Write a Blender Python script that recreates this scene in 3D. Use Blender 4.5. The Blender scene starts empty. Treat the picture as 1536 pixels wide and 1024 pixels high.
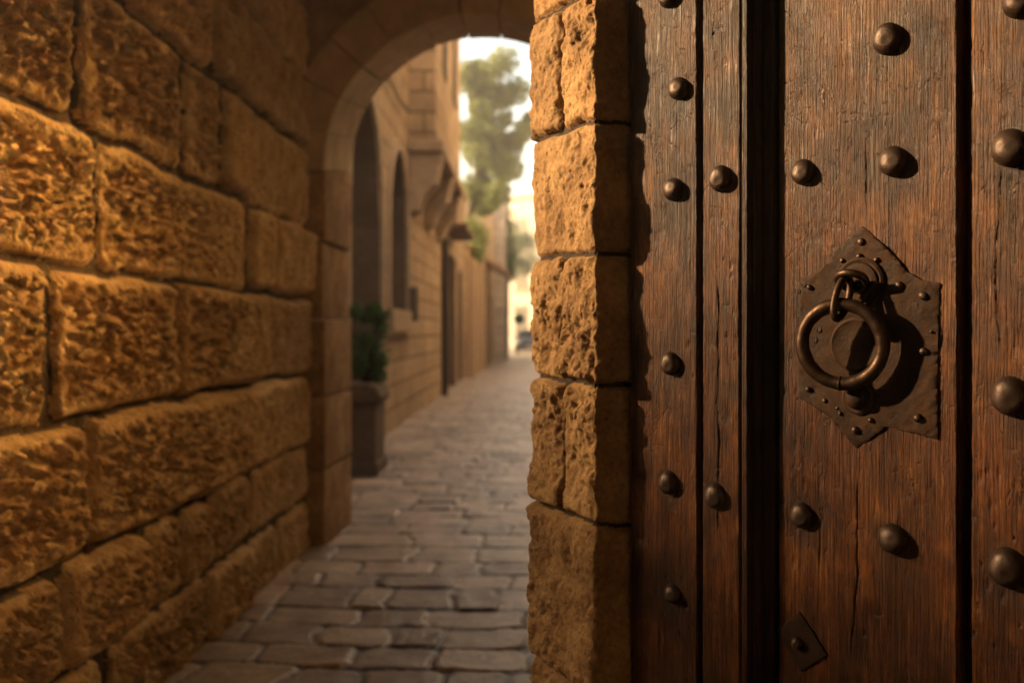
import bpy, bmesh, math, random
import numpy as np
from mathutils import Vector, Matrix
random.seed(7)
SC = bpy.context.scene
COL = SC.collection
R = math.radians
F, CX, CY, H = 1493.0, 793.0, 496.0, 1.35        # focal length in px of the 1536 px photo, vanishing point, eye height

# ------------------------------------------------------------------ noise
def _hash(ix, iy, iz, seed):
    with np.errstate(over='ignore'):
        h = (ix.astype(np.int64) * 374761393 + iy.astype(np.int64) * 668265263 + iz.astype(np.int64) * 2147483647 + seed * 1274126177) & 0xFFFFFFFF
        h = ((h ^ (h >> 13)) * 1274126177) & 0xFFFFFFFF
        h = ((h ^ (h >> 16)) * 2246822519) & 0xFFFFFFFF
        h = h ^ (h >> 15)
    return (h & 0xFFFFFF) / float(0xFFFFFF)
def vn(x, y, z=None, seed=0):
    x, y = np.broadcast_arrays(np.asarray(x, float), np.asarray(y, float))
    z = np.zeros_like(x) if z is None else np.broadcast_to(np.asarray(z, float), x.shape)
    ix, iy, iz = np.floor(x), np.floor(y), np.floor(z)
    fx, fy, fz = x - ix, y - iy, z - iz
    sx, sy, sz = (f * f * f * (f * (f * 6 - 15) + 10) for f in (fx, fy, fz))
    out = 0
    for dx in (0, 1):
        wx = sx if dx else 1 - sx
        for dy in (0, 1):
            wy = sy if dy else 1 - sy
            for dz in (0, 1):
                wz = sz if dz else 1 - sz
                out = out + wx * wy * wz * _hash(ix + dx, iy + dy, iz + dz, seed)
    return out * 2 - 1
def fbm(x, y, z=None, o=4, seed=0, g=.5, lac=2.03):
    a, s, t = 1.0, 0, 0
    for k in range(o):
        s = s + a * vn(x * lac ** k + 17.3 * k, y * lac ** k + 5.1 * k, None if z is None else z * lac ** k, seed + k)
        t += a; a *= g
    return s / t
def worley(x, y, seed=0):
    ix, iy = np.floor(x), np.floor(y)
    best = np.full(x.shape, 9.0); z = np.zeros_like(x)
    for dx in (-1, 0, 1):
        for dy in (-1, 0, 1):
            cx, cy = ix + dx, iy + dy
            px = cx + _hash(cx, cy, z, seed); py = cy + _hash(cx, cy, z, seed + 9)
            rr = .35 + .65 * _hash(cx, cy, z, seed + 21)
            best = np.minimum(best, np.hypot(x - px, y - py) / rr)
    return best
def ss(a, b, x):
    t = np.clip((x - a) / (b - a), 0, 1); return t * t * (3 - 2 * t)

# ------------------------------------------------------------------ object helpers
def tag(o, label=None, cat=None, group=None, kind=None):
    if label: o['label'] = label
    if cat: o['category'] = cat
    if group: o['group'] = group
    if kind: o['kind'] = kind
    return o
def link(name, me, mat, parent=None):
    o = bpy.data.objects.new(name, me); COL.objects.link(o)
    if mat: me.materials.append(mat)
    if parent: o.parent = parent
    return o
def empty(name, loc, rz=0.0, **kw):
    o = bpy.data.objects.new(name, None); COL.objects.link(o)
    o.location = loc; o.rotation_euler.z = rz; o.empty_display_size = .1
    return tag(o, **kw)
def grid_mesh(name, P, tone=None, smooth=True, flip=False):
    """P: (rows, cols, 3) array of points -> mesh"""
    r, c, _ = P.shape
    me = bpy.data.meshes.new(name)
    me.vertices.add(r * c); me.vertices.foreach_set('co', P.reshape(-1).astype(np.float32))
    idx = np.arange(r * c).reshape(r, c)
    q = np.stack([idx[:-1, :-1], idx[:-1, 1:], idx[1:, 1:], idx[1:, :-1]], -1).reshape(-1, 4)
    if flip: q = q[:, ::-1]
    n = len(q)
    me.loops.add(n * 4); me.loops.foreach_set('vertex_index', q.reshape(-1).astype(np.int32))
    me.polygons.add(n); me.polygons.foreach_set('loop_start', (np.arange(n) * 4).astype(np.int32))
    me.polygons.foreach_set('loop_total', np.full(n, 4, np.int32))
    me.polygons.foreach_set('use_smooth', np.full(n, smooth))
    me.update(calc_edges=True); me.validate()
    if tone is not None:
        a = me.attributes.new('tone', 'FLOAT', 'POINT'); a.data.foreach_set('value', tone.reshape(-1).astype(np.float32))
    return me
class MB:
    def __init__(s): s.v = []; s.f = []
    def add(s, vs, fs):
        b = len(s.v); s.v += [tuple(v) for v in vs]; s.f += [tuple(b + i for i in f) for f in fs]; return s
    def box(s, x0, x1, y0, y1, z0, z1, M=None):
        vs = [Vector((x, y, z)) for z in (z0, z1) for y in (y0, y1) for x in (x0, x1)]
        if M is not None: vs = [M @ v for v in vs]
        return s.add(vs, [(0, 2, 3, 1), (4, 5, 7, 6), (0, 1, 5, 4), (2, 6, 7, 3), (0, 4, 6, 2), (1, 3, 7, 5)])
    def prism(s, pts, a, b, axis='z'):
        """pts 2-D polygon (ccw) extruded from a to b along an axis"""
        n = len(pts)
        mk = {'z': lambda p, t: (p[0], p[1], t), 'y': lambda p, t: (p[0], t, p[1]), 'x': lambda p, t: (t, p[0], p[1])}[axis]
        s.add([mk(p, a) for p in pts] + [mk(p, b) for p in pts],
              [tuple(range(n - 1, -1, -1)), tuple(range(n, 2 * n))] + [(i, (i + 1) % n, n + (i + 1) % n, n + i) for i in range(n)])
        return s
    def tube(s, pts, rad, n=10, closed=False):
        pts = [Vector(p) for p in pts]; m = len(pts)
        rad = rad if hasattr(rad, '__len__') else [rad] * m
        rings = []; up = None
        for i, p in enumerate(pts):
            a = pts[(i - 1) % m] if (closed or i > 0) else p
            b = pts[(i + 1) % m] if (closed or i < m - 1) else p
            t = (b - a).normalized()
            if up is None: up = t.orthogonal().normalized()
            up = (up - t * up.dot(t)).normalized(); w = t.cross(up)
            rings.append([p + (up * math.cos(2 * math.pi * k / n) + w * math.sin(2 * math.pi * k / n)) * rad[i] for k in range(n)])
        fs = []
        for i in range(m if closed else m - 1):
            j = (i + 1) % m
            for k in range(n): fs.append((i * n + k, i * n + (k + 1) % n, j * n + (k + 1) % n, j * n + k))
        if not closed: fs += [tuple(range(n - 1, -1, -1)), tuple((m - 1) * n + k for k in range(n))]
        return s.add([v for r in rings for v in r], fs)
    def lathe(s, prof, n=24, M=None, closed_bottom=True):
        """prof: list of (radius, height); axis +Z, then M"""
        M = M or Matrix()
        vs = [M @ Vector((r * math.cos(2 * math.pi * k / n), r * math.sin(2 * math.pi * k / n), h)) for r, h in prof for k in range(n)]
        fs = [(i * n + k, i * n + (k + 1) % n, (i + 1) * n + (k + 1) % n, (i + 1) * n + k) for i in range(len(prof) - 1) for k in range(n)]
        if closed_bottom: fs.append(tuple(range(n - 1, -1, -1)))
        fs.append(tuple((len(prof) - 1) * n + k for k in range(n)))
        return s.add(vs, fs)
    def mesh(s, name, smooth=False, bevel=0, seg=2):
        me = bpy.data.meshes.new(name); me.from_pydata(s.v, [], s.f)
        bm = bmesh.new(); bm.from_mesh(me)
        if bevel: bmesh.ops.bevel(bm, geom=[e for e in bm.edges if len(e.link_faces) == 2 and e.calc_face_angle(0) > .5], offset=bevel, segments=seg, profile=.6, affect='EDGES', clamp_overlap=True)
        bmesh.ops.recalc_face_normals(bm, faces=bm.faces)
        bm.to_mesh(me); bm.free()
        if smooth:
            for p in me.polygons: p.use_smooth = True
            try: me.set_sharp_from_angle(angle=R(40))
            except Exception: pass
        return me
    def build(s, name, mat, parent=None, **kw): return link(name, s.mesh(name, **kw), mat, parent)

# ------------------------------------------------------------------ materials
class NT:
    def __init__(s, name):
        m = bpy.data.materials.new(name); m.use_nodes = True; s.m = m; s.t = m.node_tree; s.n = s.t.nodes; s.l = s.t.links
        s.n.clear(); s.out = s.n.new('ShaderNodeOutputMaterial'); s.b = s.n.new('ShaderNodeBsdfPrincipled')
        s.l.new(s.b.outputs[0], s.out.inputs[0]); s.co = s.n.new('ShaderNodeTexCoord').outputs['Object']
    def mapping(s, scale=(1, 1, 1), rot=(0, 0, 0), loc=(0, 0, 0)):
        n = s.n.new('ShaderNodeMapping'); s.l.new(s.co, n.inputs[0]); n.inputs['Scale'].default_value = scale
        n.inputs['Rotation'].default_value = rot; n.inputs['Location'].default_value = loc; return n.outputs[0]
    def noise(s, scale, detail=6, rough=.55, vec=None, dist=0.0, seed=0.0):
        n = s.n.new('ShaderNodeTexNoise'); n.noise_dimensions = '3D'
        s.l.new(vec or s.co, n.inputs['Vector']); n.inputs['Scale'].default_value = scale
        n.inputs['Detail'].default_value = detail; n.inputs['Roughness'].default_value = rough; n.inputs['Distortion'].default_value = dist
        return n.outputs['Fac']
    def voro(s, scale, vec=None, feature='F1'):
        n = s.n.new('ShaderNodeTexVoronoi'); n.feature = feature; s.l.new(vec or s.co, n.inputs['Vector']); n.inputs['Scale'].default_value = scale
        return n.outputs['Distance']
    def ramp(s, fac, stops):
        n = s.n.new('ShaderNodeValToRGB'); s.l.new(fac, n.inputs[0]); e = n.color_ramp.elements
        while len(e) < len(stops): e.new(.5)
        for q, (p, c) in zip(e, stops):
            q.position = p; q.color = (c, c, c, 1) if not hasattr(c, '__len__') else (*c, 1)
        return n.outputs[0]
    def mix(s, fac, a, b, mode='MIX'):
        n = s.n.new('ShaderNodeMix'); n.data_type = 'RGBA'; n.blend_type = mode
        for sock, v in ((n.inputs[0], fac), (n.inputs[6], a), (n.inputs[7], b)):
            if hasattr(v, 'links') or isinstance(v, bpy.types.NodeSocket): s.l.new(v, sock)
            elif hasattr(v, '__len__'): sock.default_value = (*v, 1)
            else: sock.default_value = v
        return n.outputs[2]
    def math(s, op, a, b=0.0, c=None):
        n = s.n.new('ShaderNodeMath'); n.operation = op
        for i, v in enumerate((a, b) if c is None else (a, b, c)):
            if isinstance(v, bpy.types.NodeSocket): s.l.new(v, n.inputs[i])
            else: n.inputs[i].default_value = v
        return n.outputs[0]
    def attr(s, name):
        n = s.n.new('ShaderNodeAttribute'); n.attribute_name = name; return n.outputs['Fac']
    def rnd(s): return s.n.new('ShaderNodeObjectInfo').outputs['Random']
    def bump(s, h, dist, strength=1.0, prev=None):
        n = s.n.new('ShaderNodeBump'); s.l.new(h, n.inputs['Height']); n.inputs['Distance'].default_value = dist; n.inputs['Strength'].default_value = strength
        if prev: s.l.new(prev, n.inputs['Normal'])
        return n.outputs[0]
    def done(s, color=None, rough=None, normal=None, metal=0.0, spec=.5, **kw):
        for k, v in (('Base Color', color), ('Roughness', rough), ('Normal', normal), ('Metallic', metal), ('Specular IOR Level', spec)):
            if v is None: continue
            i = s.b.inputs[k]
            if isinstance(v, bpy.types.NodeSocket): s.l.new(v, i)
            elif hasattr(v, '__len__'): i.default_value = (*v, 1)
            else: i.default_value = v
        return s.m

def m_stone(name, dark, mid, light, coarse=6.0, fine=60.0, bump=.006, tone=.35, pits=True, rough=.85, spec=.25):
    t = NT(name)
    n1 = t.noise(coarse, 8, .62); n2 = t.noise(fine, 6, .6)
    f = t.math('ADD', t.math('MULTIPLY', n1, .65), t.math('MULTIPLY', n2, .35))
    c = t.ramp(f, [(.33, dark), (.5, mid), (.66, light)])
    if name == 'honey_limestone':
        wz = t.noise(21, 6, .66, t.mapping((1, 1, .8)), .35)
        c = t.mix(t.math('MULTIPLY', t.attr('crust_light'), .3), c, t.ramp(wz, [(.40, (.30, .22, .15)), (.485, (.62, .54, .46)), (.56, (1.25, 1.22, 1.15))]), 'MULTIPLY')  # pale and brown mottling paints raking-light contrast into the stone colour
    if tone:
        tn = t.attr('tone')
        k = t.ramp(tn, [(0, .12), (.2, .2), (.3, 1 - tone), (1, 1.0)])
        c = t.mix(1.0, c, k, 'MULTIPLY')
    nb = t.bump(n2, bump, .8)
    if pits:
        v = t.ramp(t.voro(fine * 1.1), [(.05, 0.0), (.32, 1.0)])
        nb = t.bump(v, bump * .8, .6, nb)
    nb = t.bump(t.noise(fine * 5, 4, .6), bump * .25, .7, nb)
    return t.done(c, rough, nb, spec=spec)

def m_ashlar(name, dark, mid, light, sx=1.6, sz=3.2, mortar=.02, along='y', bumpd=.02):
    t = NT(name)
    sep = t.n.new('ShaderNodeSeparateXYZ'); t.l.new(t.co, sep.inputs[0])
    cmb = t.n.new('ShaderNodeCombineXYZ')
    s2 = t.math('ADD', sep.outputs[0], sep.outputs[1])
    t.l.new(s2, cmb.inputs[0]); t.l.new(sep.outputs[2], cmb.inputs[1])
    br = t.n.new('ShaderNodeTexBrick'); t.l.new(cmb.outputs[0], br.inputs['Vector'])
    br.inputs['Scale'].default_value = 1.0; br.inputs['Brick Width'].default_value = 1 / sx; br.inputs['Row Height'].default_value = 1 / sz
    br.inputs['Mortar Size'].default_value = mortar; br.inputs['Mortar Smooth'].default_value = .6
    br.inputs['Color1'].default_value = (.72, .72, .72, 1); br.inputs['Color2'].default_value = (1, 1, 1, 1); br.inputs['Mortar'].default_value = (.42, .38, .34, 1)
    n1 = t.noise(1.7, 8, .65); n2 = t.noise(22, 6, .65)
    f = t.math('ADD', t.math('MULTIPLY', n1, .6), t.math('MULTIPLY', n2, .4))
    c = t.ramp(f, [(.35, dark), (.5, mid), (.66, light)])
    c = t.mix(1.0, c, br.outputs['Color'], 'MULTIPLY')
    inv = t.math('SUBTRACT', 1.0, br.outputs['Fac'])
    nb = t.bump(inv, bumpd, 1.0); nb = t.bump(n2, .03, .9, nb)
    return t.done(c, .9, nb, spec=.2)

def m_wood(name, dark, mid, light, rough=(.36, .62)):
    t = NT(name)
    r = t.rnd()
    mp = t.mapping((1, 1, .06))
    g1 = t.noise(90, 8, .68, mp, .6)
    g2 = t.noise(330, 5, .6, t.mapping((1, 1, .035)), .3)
    big = t.noise(5, 7, .62, t.mapping((1, 1, .55)), .4)
    spots = t.noise(38, 7, .7, t.mapping((1, 1, .4)), 1.2)
    f = t.math('ADD', t.math('MULTIPLY', g1, .35), t.math('ADD', t.math('MULTIPLY', big, .35), t.math('MULTIPLY', spots, .3)))
    c = t.ramp(f, [(.36, dark), (.5, mid), (.62, light)])
    st = t.ramp(t.noise(14, 8, .7, t.mapping((1, 1, .5), loc=(3, 1, 7)), .8), [(.40, (.40, .32, .28)), (.58, (1, 1, 1))])
    c = t.mix(.75, c, st, 'MULTIPLY')
    c = t.mix(1.0, c, t.ramp(t.noise(7, 6, .6, t.mapping((1, 1, .7), loc=(9, 2, 4)), .6), [(.36, (.50, .47, .44)), (.52, (.95, .95, .95)), (.66, (1.35, 1.32, 1.25))]), 'MULTIPLY')
    c = t.mix(1.0, c, t.ramp(r, [(0, (.86, .80, .74)), (1, (1.12, 1.05, .96))]), 'MULTIPLY')
    # redder towards the bottom of the boards, paler towards the top
    sep = t.n.new('ShaderNodeSeparateXYZ'); t.l.new(t.co, sep.inputs[0])
    zz = t.math('ADD', sep.outputs[2], t.math('MULTIPLY', t.math('SUBTRACT', big, .5), .9))
    wx = t.ramp(t.math('MULTIPLY', t.math('SUBTRACT', zz, 1.1), 1.25), [(0, (1.0, .80, .60)), (1, (1.0, 1.0, 1.0))])
    c = t.mix(1.0, c, wx, 'MULTIPLY')
    c = t.mix(t.math('MULTIPLY', t.attr('tone'), .8), c, (.016, .009, .0055))
    gz = t.ramp(g2, [(.35, 0.0), (.6, 1.0)])
    nb = t.bump(g1, .0014, .8); nb = t.bump(gz, .0016, .9, nb)
    sc = t.ramp(spots, [(.3, 0.0), (.47, 1.0)])
    nb = t.bump(sc, .0010, .6, nb)
    rg = t.ramp(t.noise(20, 6, .7), [(.3, rough[0]), (.7, rough[1])])
    return t.done(c, rg, nb, spec=.22)

def m_iron(name, base, rust, rough=.42, metal=.75, sc=45, bump=.0012):
    t = NT(name)
    n1 = t.noise(sc, 8, .7); n2 = t.noise(sc * 5, 5, .6)
    c = t.mix(t.ramp(n1, [(.42, 0.0), (.62, 1.0)]), base, rust)
    nb = t.bump(n1, bump, .8); nb = t.bump(n2, bump * .3, .7, nb)
    rg = t.ramp(n1, [(.35, rough), (.7, rough + (.25 if bump else .05))])
    return t.done(c, rg, nb, metal=metal, spec=.5 if metal > .5 else .12)
def m_plain(name, c, rough=.8, metal=0.0, spec=.3, var=.25, sc=8, bump=.004):
    t = NT(name); n = t.noise(sc, 7, .65)
    k = t.ramp(n, [(.3, 1 - var), (.7, 1.0)])
    return t.done(t.mix(1.0, c, k, 'MULTIPLY'), rough, t.bump(n, bump, .6), metal=metal, spec=spec)
def m_leaf(name, a, b):
    t = NT(name); r = t.attr('tone'); c = t.ramp(r, [(0, a), (1, b)])
    m = t.done(c, .5, None, spec=.4)
    tr = t.n.new('ShaderNodeBsdfTranslucent'); t.l.new(c, tr.inputs[0]); mx = t.n.new('ShaderNodeMixShader'); mx.inputs[0].default_value = .35
    t.l.new(t.b.outputs[0], mx.inputs[1]); t.l.new(tr.outputs[0], mx.inputs[2]); t.l.new(mx.outputs[0], t.out.inputs[0]); return m

M = {}
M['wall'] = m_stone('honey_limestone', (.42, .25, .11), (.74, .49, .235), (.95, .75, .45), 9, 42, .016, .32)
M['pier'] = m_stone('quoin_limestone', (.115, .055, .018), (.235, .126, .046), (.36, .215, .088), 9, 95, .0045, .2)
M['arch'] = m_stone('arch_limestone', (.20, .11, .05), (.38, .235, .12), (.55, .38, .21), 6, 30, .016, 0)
M['sett'] = m_stone('worn_sett_stone', (.24, .18, .135), (.52, .42, .335), (.74, .64, .54), 3.5, 50, .004, .5, True, .38, .4)
M['facade'] = m_ashlar('facade_ashlar', (.36, .235, .13), (.58, .42, .26), (.72, .55, .37))
M['facade_pale'] = m_ashlar('pale_facade_ashlar', (.50, .42, .33), (.66, .58, .47), (.78, .71, .60), 1.2, 2.6)
M['facade_brown'] = m_ashlar('brown_facade_ashlar', (.22, .15, .09), (.36, .26, .17), (.48, .36, .25), 1.4, 3)
M['plaster'] = m_plain('cream_plaster', (.8, .64, .42), .9, var=.12, sc=3)
M['court'] = m_plain('golden_plaster', (.45, .36, .24), .9, var=.12, sc=3)
M['brass'] = m_iron('burnished_brass', (.97, .76, .42), (.95, .74, .41), 0.215, 1.0, 6, 0.0)
M['lit_ring_stone'] = m_plain('lit_arch_ring_limestone', (.72, .55, .36), .85, var=.4, sc=7, bump=.015)  # paler than the arch stone, paints a warm lit edge on the ring
M['trim'] = m_plain('dressed_stone_trim', (.5, .37, .24), .85, var=.35, sc=9, bump=.01)
M['dark_trim'] = m_plain('dark_shade_stone', (.2, .135, .085), .85, var=.4, sc=9, bump=.01)  # on the reveals this dark tone paints recess shade
M['dirt'] = m_plain('earth_ground', (.10, .075, .05), .95, var=.4, sc=12, bump=.01)
M['planter'] = m_plain('grey_planter_stone', (.19, .14, .095), .85, var=.4, sc=14, bump=.008)
M['wood'] = m_wood('old_oak', (.016, .0052, .0014), (.066, .0255, .0060), (.155, .074, .022))
M['shaded_wood'] = m_wood('shaded_oak_moulding', (.012, .005, .003), (.030, .012, .006), (.055, .024, .012))  # darker copy of the oak, shade put into its colour
M['door_far'] = m_plain('dark_door_wood', (.045, .028, .017), .7, var=.4)
M['iron'] = m_iron('worn_ring_iron', (.050, .027, .015), (.022, .012, .007), .36, .85)
M['plate'] = m_iron('pitted_plate_iron', (.016, .0070, .0030), (.034, .0148, .0058), .55, .15, 40, .0024)
M['nail'] = m_iron('domed_nail_iron', (.045, .024, .014), (.022, .011, .007), .38, .6, 55, .0012)
M['glass'] = m_plain('dark_window_glass', (.02, .02, .022), .15, spec=.6, var=.1, bump=0.0)
M['leaf'] = m_leaf('olive_leaf', (.06, .085, .02), (.22, .25, .07))
M['leaf2'] = m_leaf('shrub_leaf', (.015, .045, .012), (.10, .19, .04))
M['bark'] = m_plain('bark', (.10, .07, .045), .9, var=.5, sc=20, bump=.02)
M['car'] = m_plain('dark_car_paint', (.018, .020, .028), .25, spec=.6, var=.1, bump=0.0)
M['tyre'] = m_plain('tyre_rubber', (.012, .012, .012), .8)
M['chrome'] = m_plain('pale_metal', (.5, .5, .5), .3, 1.0, bump=0.0)
M['lamp_glass'] = m_plain('headlight_glass', (.6, .6, .62), .15, var=.05, bump=0.0)
M['green'] = m_plain('green_painted_metal', (.05, .20, .13), .5)
M['tile'] = m_plain('terracotta_roof', (.30, .13, .065), .85, var=.5, sc=20)
M['canvas'] = m_plain('faded_canvas', (.5, .36, .24), .9)

# ------------------------------------------------------------------ heightfield masonry
def stones_hf(a, z, stones, joint=.012,  rnd=.05, seed=1, bulge=.03, warp=.018, wf=6.0):
    """a,z : 2-D coordinate arrays. stones: (a0,a1,z0,z1). returns (height, tone)"""
    wa = a + warp * fbm(a * wf, z * wf, seed=seed + 50, o=3); wz = z + warp * fbm(a * wf + 31, z * wf, seed=seed + 60, o=3)
    h = np.full(a.shape, -1.0); D_ = np.zeros(a.shape); tone = np.full(a.shape, 0.0)
    for i, (a0, a1, z0, z1) in enumerate(stones):
        rr = rnd * (.6 + .8 * random.random())
        ja, jz = joint if hasattr(joint, '__len__') else (joint, joint)
        ca, cz, ha, hz = (a0 + a1) / 2, (z0 + z1) / 2, (a1 - a0) / 2 - ja / 2, (z1 - z0) / 2 - jz / 2
        m = (np.abs(wa - ca) < ha + .02) & (np.abs(wz - cz) < hz + .02)
        if not m.any(): continue
        rr = min(rr, ha * .9, hz * .9)
        qx = np.abs(wa[m] - ca) - (ha - rr); qy = np.abs(wz[m] - cz) - (hz - rr)
        d = rr - (np.hypot(np.maximum(qx, 0), np.maximum(qy, 0)) + np.minimum(np.maximum(qx, qy), 0))
        face = np.sqrt(1 - (1 - np.clip(d / (rnd * .9), 0, 1)) ** 2) * ss(-.002, .006, d)
        off = (random.random() - .5) * bulge * .8
        tilt = (random.random() - .5) * .05 * (wa[m] - ca) + (random.random() - .5) * .06 * (wz[m] - cz)
        hv = -1 + face * (1 + off / .05 * .3)
        hv = np.where(d > -.004, face * 1.0, -.02)
        val = -1 + hv + (off + tilt) * face / .045
        upd = val > h[m]
        hm = h[m]; hm[upd] = val[upd]; h[m] = hm
        dm = D_[m]; dm[upd] = np.maximum(d[upd], 0); D_[m] = dm
        tm = tone[m]; tv = .3 + .7 * random.random(); tm[upd & (d > .001)] = tv; tone[m] = tm
    return h, tone, D_        # h: -1 at the joint bottom, about 0 on the face

# ------------------------------------------------------------------ LEFT WALL
WL = 1.338
def left_wall():
    cz = [-.02, .32, .653, 1.085, 1.546, 1.976, 2.46, 2.9, 3.35, 3.8]
    js = [[2.62, 3.25, 4.27, 4.9, 5.5], [2.92, 3.55, 3.92, 4.27, 4.96], [3.10, 4.67, 5.58], [2.88, 3.86, 5.08],
          [2.2, 3.19, 4.9, 5.3], [3.02, 3.97, 4.45, 4.95], [2.7, 3.4, 4.31, 5.24], [2.6, 3.6, 4.6, 5.2], [3.1, 4.0, 4.9]]
    st = []
    for k in range(len(cz) - 1):
        e = [2.05] + [j for j in js[k] if j > 2.3] + [6.4]
        for a, b in zip(e[:-1], e[1:]):
            if b - a > .1: st.append((a, b, cz[k], cz[k + 1]))
    A = np.arange(2.28, 6.13, .008); Z = np.arange(-.05, 3.75, .0085)
    a, z = np.meshgrid(A, Z)
    h, tone, dd = stones_hf(a, z, st, (.060, .024), .055, 3, .06, .024, 4.0)
    rough = ss(0, .085, dd)
    near = 1.0 - .7 * ss(3.9, 5.0, a + .3 * fbm(a * 2, z * 2, seed=5))     # the stones nearer the street are more worn
    lump = fbm(a * 5, z * 5, seed=11, o=4)
    ridg = np.abs(fbm(a * 22, z * 19, seed=21, o=5, g=.72))
    pit = np.clip(1 - worley(a * 21 + .8 * lump, z * 18 + .5 * lump, 5) / .75, 0, 1) ** .8 * ss(-.5, .3, fbm(a * 3, z * 3, seed=77, o=2))
    pit2 = np.clip(1 - worley(a * 38, z * 34 + .4 * lump, 15) / .7, 0, 1)
    disp = .068 * h + rough * (.024 * lump + near * (.125 * (.17 - ridg) - .055 * (pit - .1) - .034 * pit2)) + .004 * fbm(a * 60, z * 60, seed=33, o=3)
    disp += (1 - rough) * .01 * fbm(a * 14, z * 14, seed=3)
    X = -WL + disp
    P = np.stack([X, a, z], -1)
    # returns at both ends so that the wall has a thickness
    w = empty('stone_wall', (-WL, 2.3, 0), label='rough honey coloured wall of big pitted limestone blocks along the left of the passage', cat='wall')
    P[..., 0] += WL; P[..., 1] -= 2.3
    me = grid_mesh('wall_face', P, tone, flip=True)
    cr = me.attributes.new('crust_light', 'FLOAT', 'POINT'); cr.data.foreach_set('value', np.clip(near * rough, 0, 1).reshape(-1).astype(np.float32))
    link('wall_face', me, M['wall'], w)
    MB().box(-.55, -.075, 0.0, 3.5, 0, 3.7).build('wall_core', M['arch'], w)
left_wall()

# ------------------------------------------------------------------ PAVING
def paving():
    ys = [.6]
    while ys[-1] < 64: ys.append(ys[-1] + max(.012, min(.09, ys[-1] * .0019)))
    Y = np.array(ys); X = np.concatenate([np.arange(-1.95, .7, .014), np.arange(.7, 2.4, .05)])
    x, y = np.meshgrid(X, Y)
    # rows run across the lane, slightly slanted
    yw = y + .10 * x + .03 * np.sin(x * 2.1 + y * .7)
    rows = []; v = 0.0
    rnd = random.Random(3)
    while v < 66: rows.append(v); v += rnd.choice([.24, .29, .34, .40, .27])
    rows = np.array(rows)
    k = np.clip(np.searchsorted(rows, yw) - 1, 0, len(rows) - 2)
    y0, y1 = rows[k], rows[k + 1]
    wr = .27 + .30 * _hash(k.astype(float), k * 0., k * 0., 5)
    off = _hash(k.astype(float), k * 0., k * 0., 7) * 2
    xw = x + .055 * fbm(x * 4.3, y * 4.3, seed=8, o=3)
    u = (xw + off) / wr; c = np.floor(u)
    # irregular widths: shift each vertical joint
    jl = c + .32 * (_hash(c, k.astype(float), k * 0., 31) - .5); jr = c + 1 + .32 * (_hash(c + 1, k.astype(float), k * 0., 31) - .5)
    less = u < jl; more = u > jr
    c = np.where(less, c - 1, np.where(more, c + 1, c))
    jl = c + .32 * (_hash(c, k.astype(float), k * 0., 31) - .5); jr = c + 1 + .32 * (_hash(c + 1, k.astype(float), k * 0., 31) - .5)
    dx = np.minimum(u - jl, jr - u) * wr
    yj = yw + .045 * fbm(x * 3.7, y * 3.7, seed=18, o=3)
    dy = np.minimum(yj - y0, y1 - yj)
    r = .055
    qx, qy = r - dx, r - dy
    d = r - (np.hypot(np.maximum(qx, 0), np.maximum(qy, 0)) + np.minimum(np.maximum(qx, qy), 0))
    top = ss(.0, .016, d)
    hs = _hash(c, k.astype(float), k * 0., 77)
    tx = (_hash(c, k.astype(float), k * 0., 78) - .5) * .06; ty = (_hash(c, k.astype(float), k * 0., 79) - .5) * .07
    z = -.010 + top * (.010 + .008 * (hs - .5) + tx * (u - c - .5) * wr + ty * (yw - (y0 + y1) / 2)) + .004 * fbm(x * 9, y * 9, seed=6) * top + .0025 * fbm(x * 30, y * 30, seed=9)
    z = z + .02
    tone = np.where(d > .006, .3 + .7 * _hash(c, k.astype(float), k * 0., 99), .0)
    me = grid_mesh('paving', np.stack([x, y, z], -1), tone)
    tag(link('paving', me, M['sett']), 'worn stone setts laid in uneven rows down the lane', kind='structure')
paving()
g = MB().box(-120, 120, -120, 160, -.6, -.02).build('ground', M['dirt']); tag(g, kind='structure')

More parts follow.
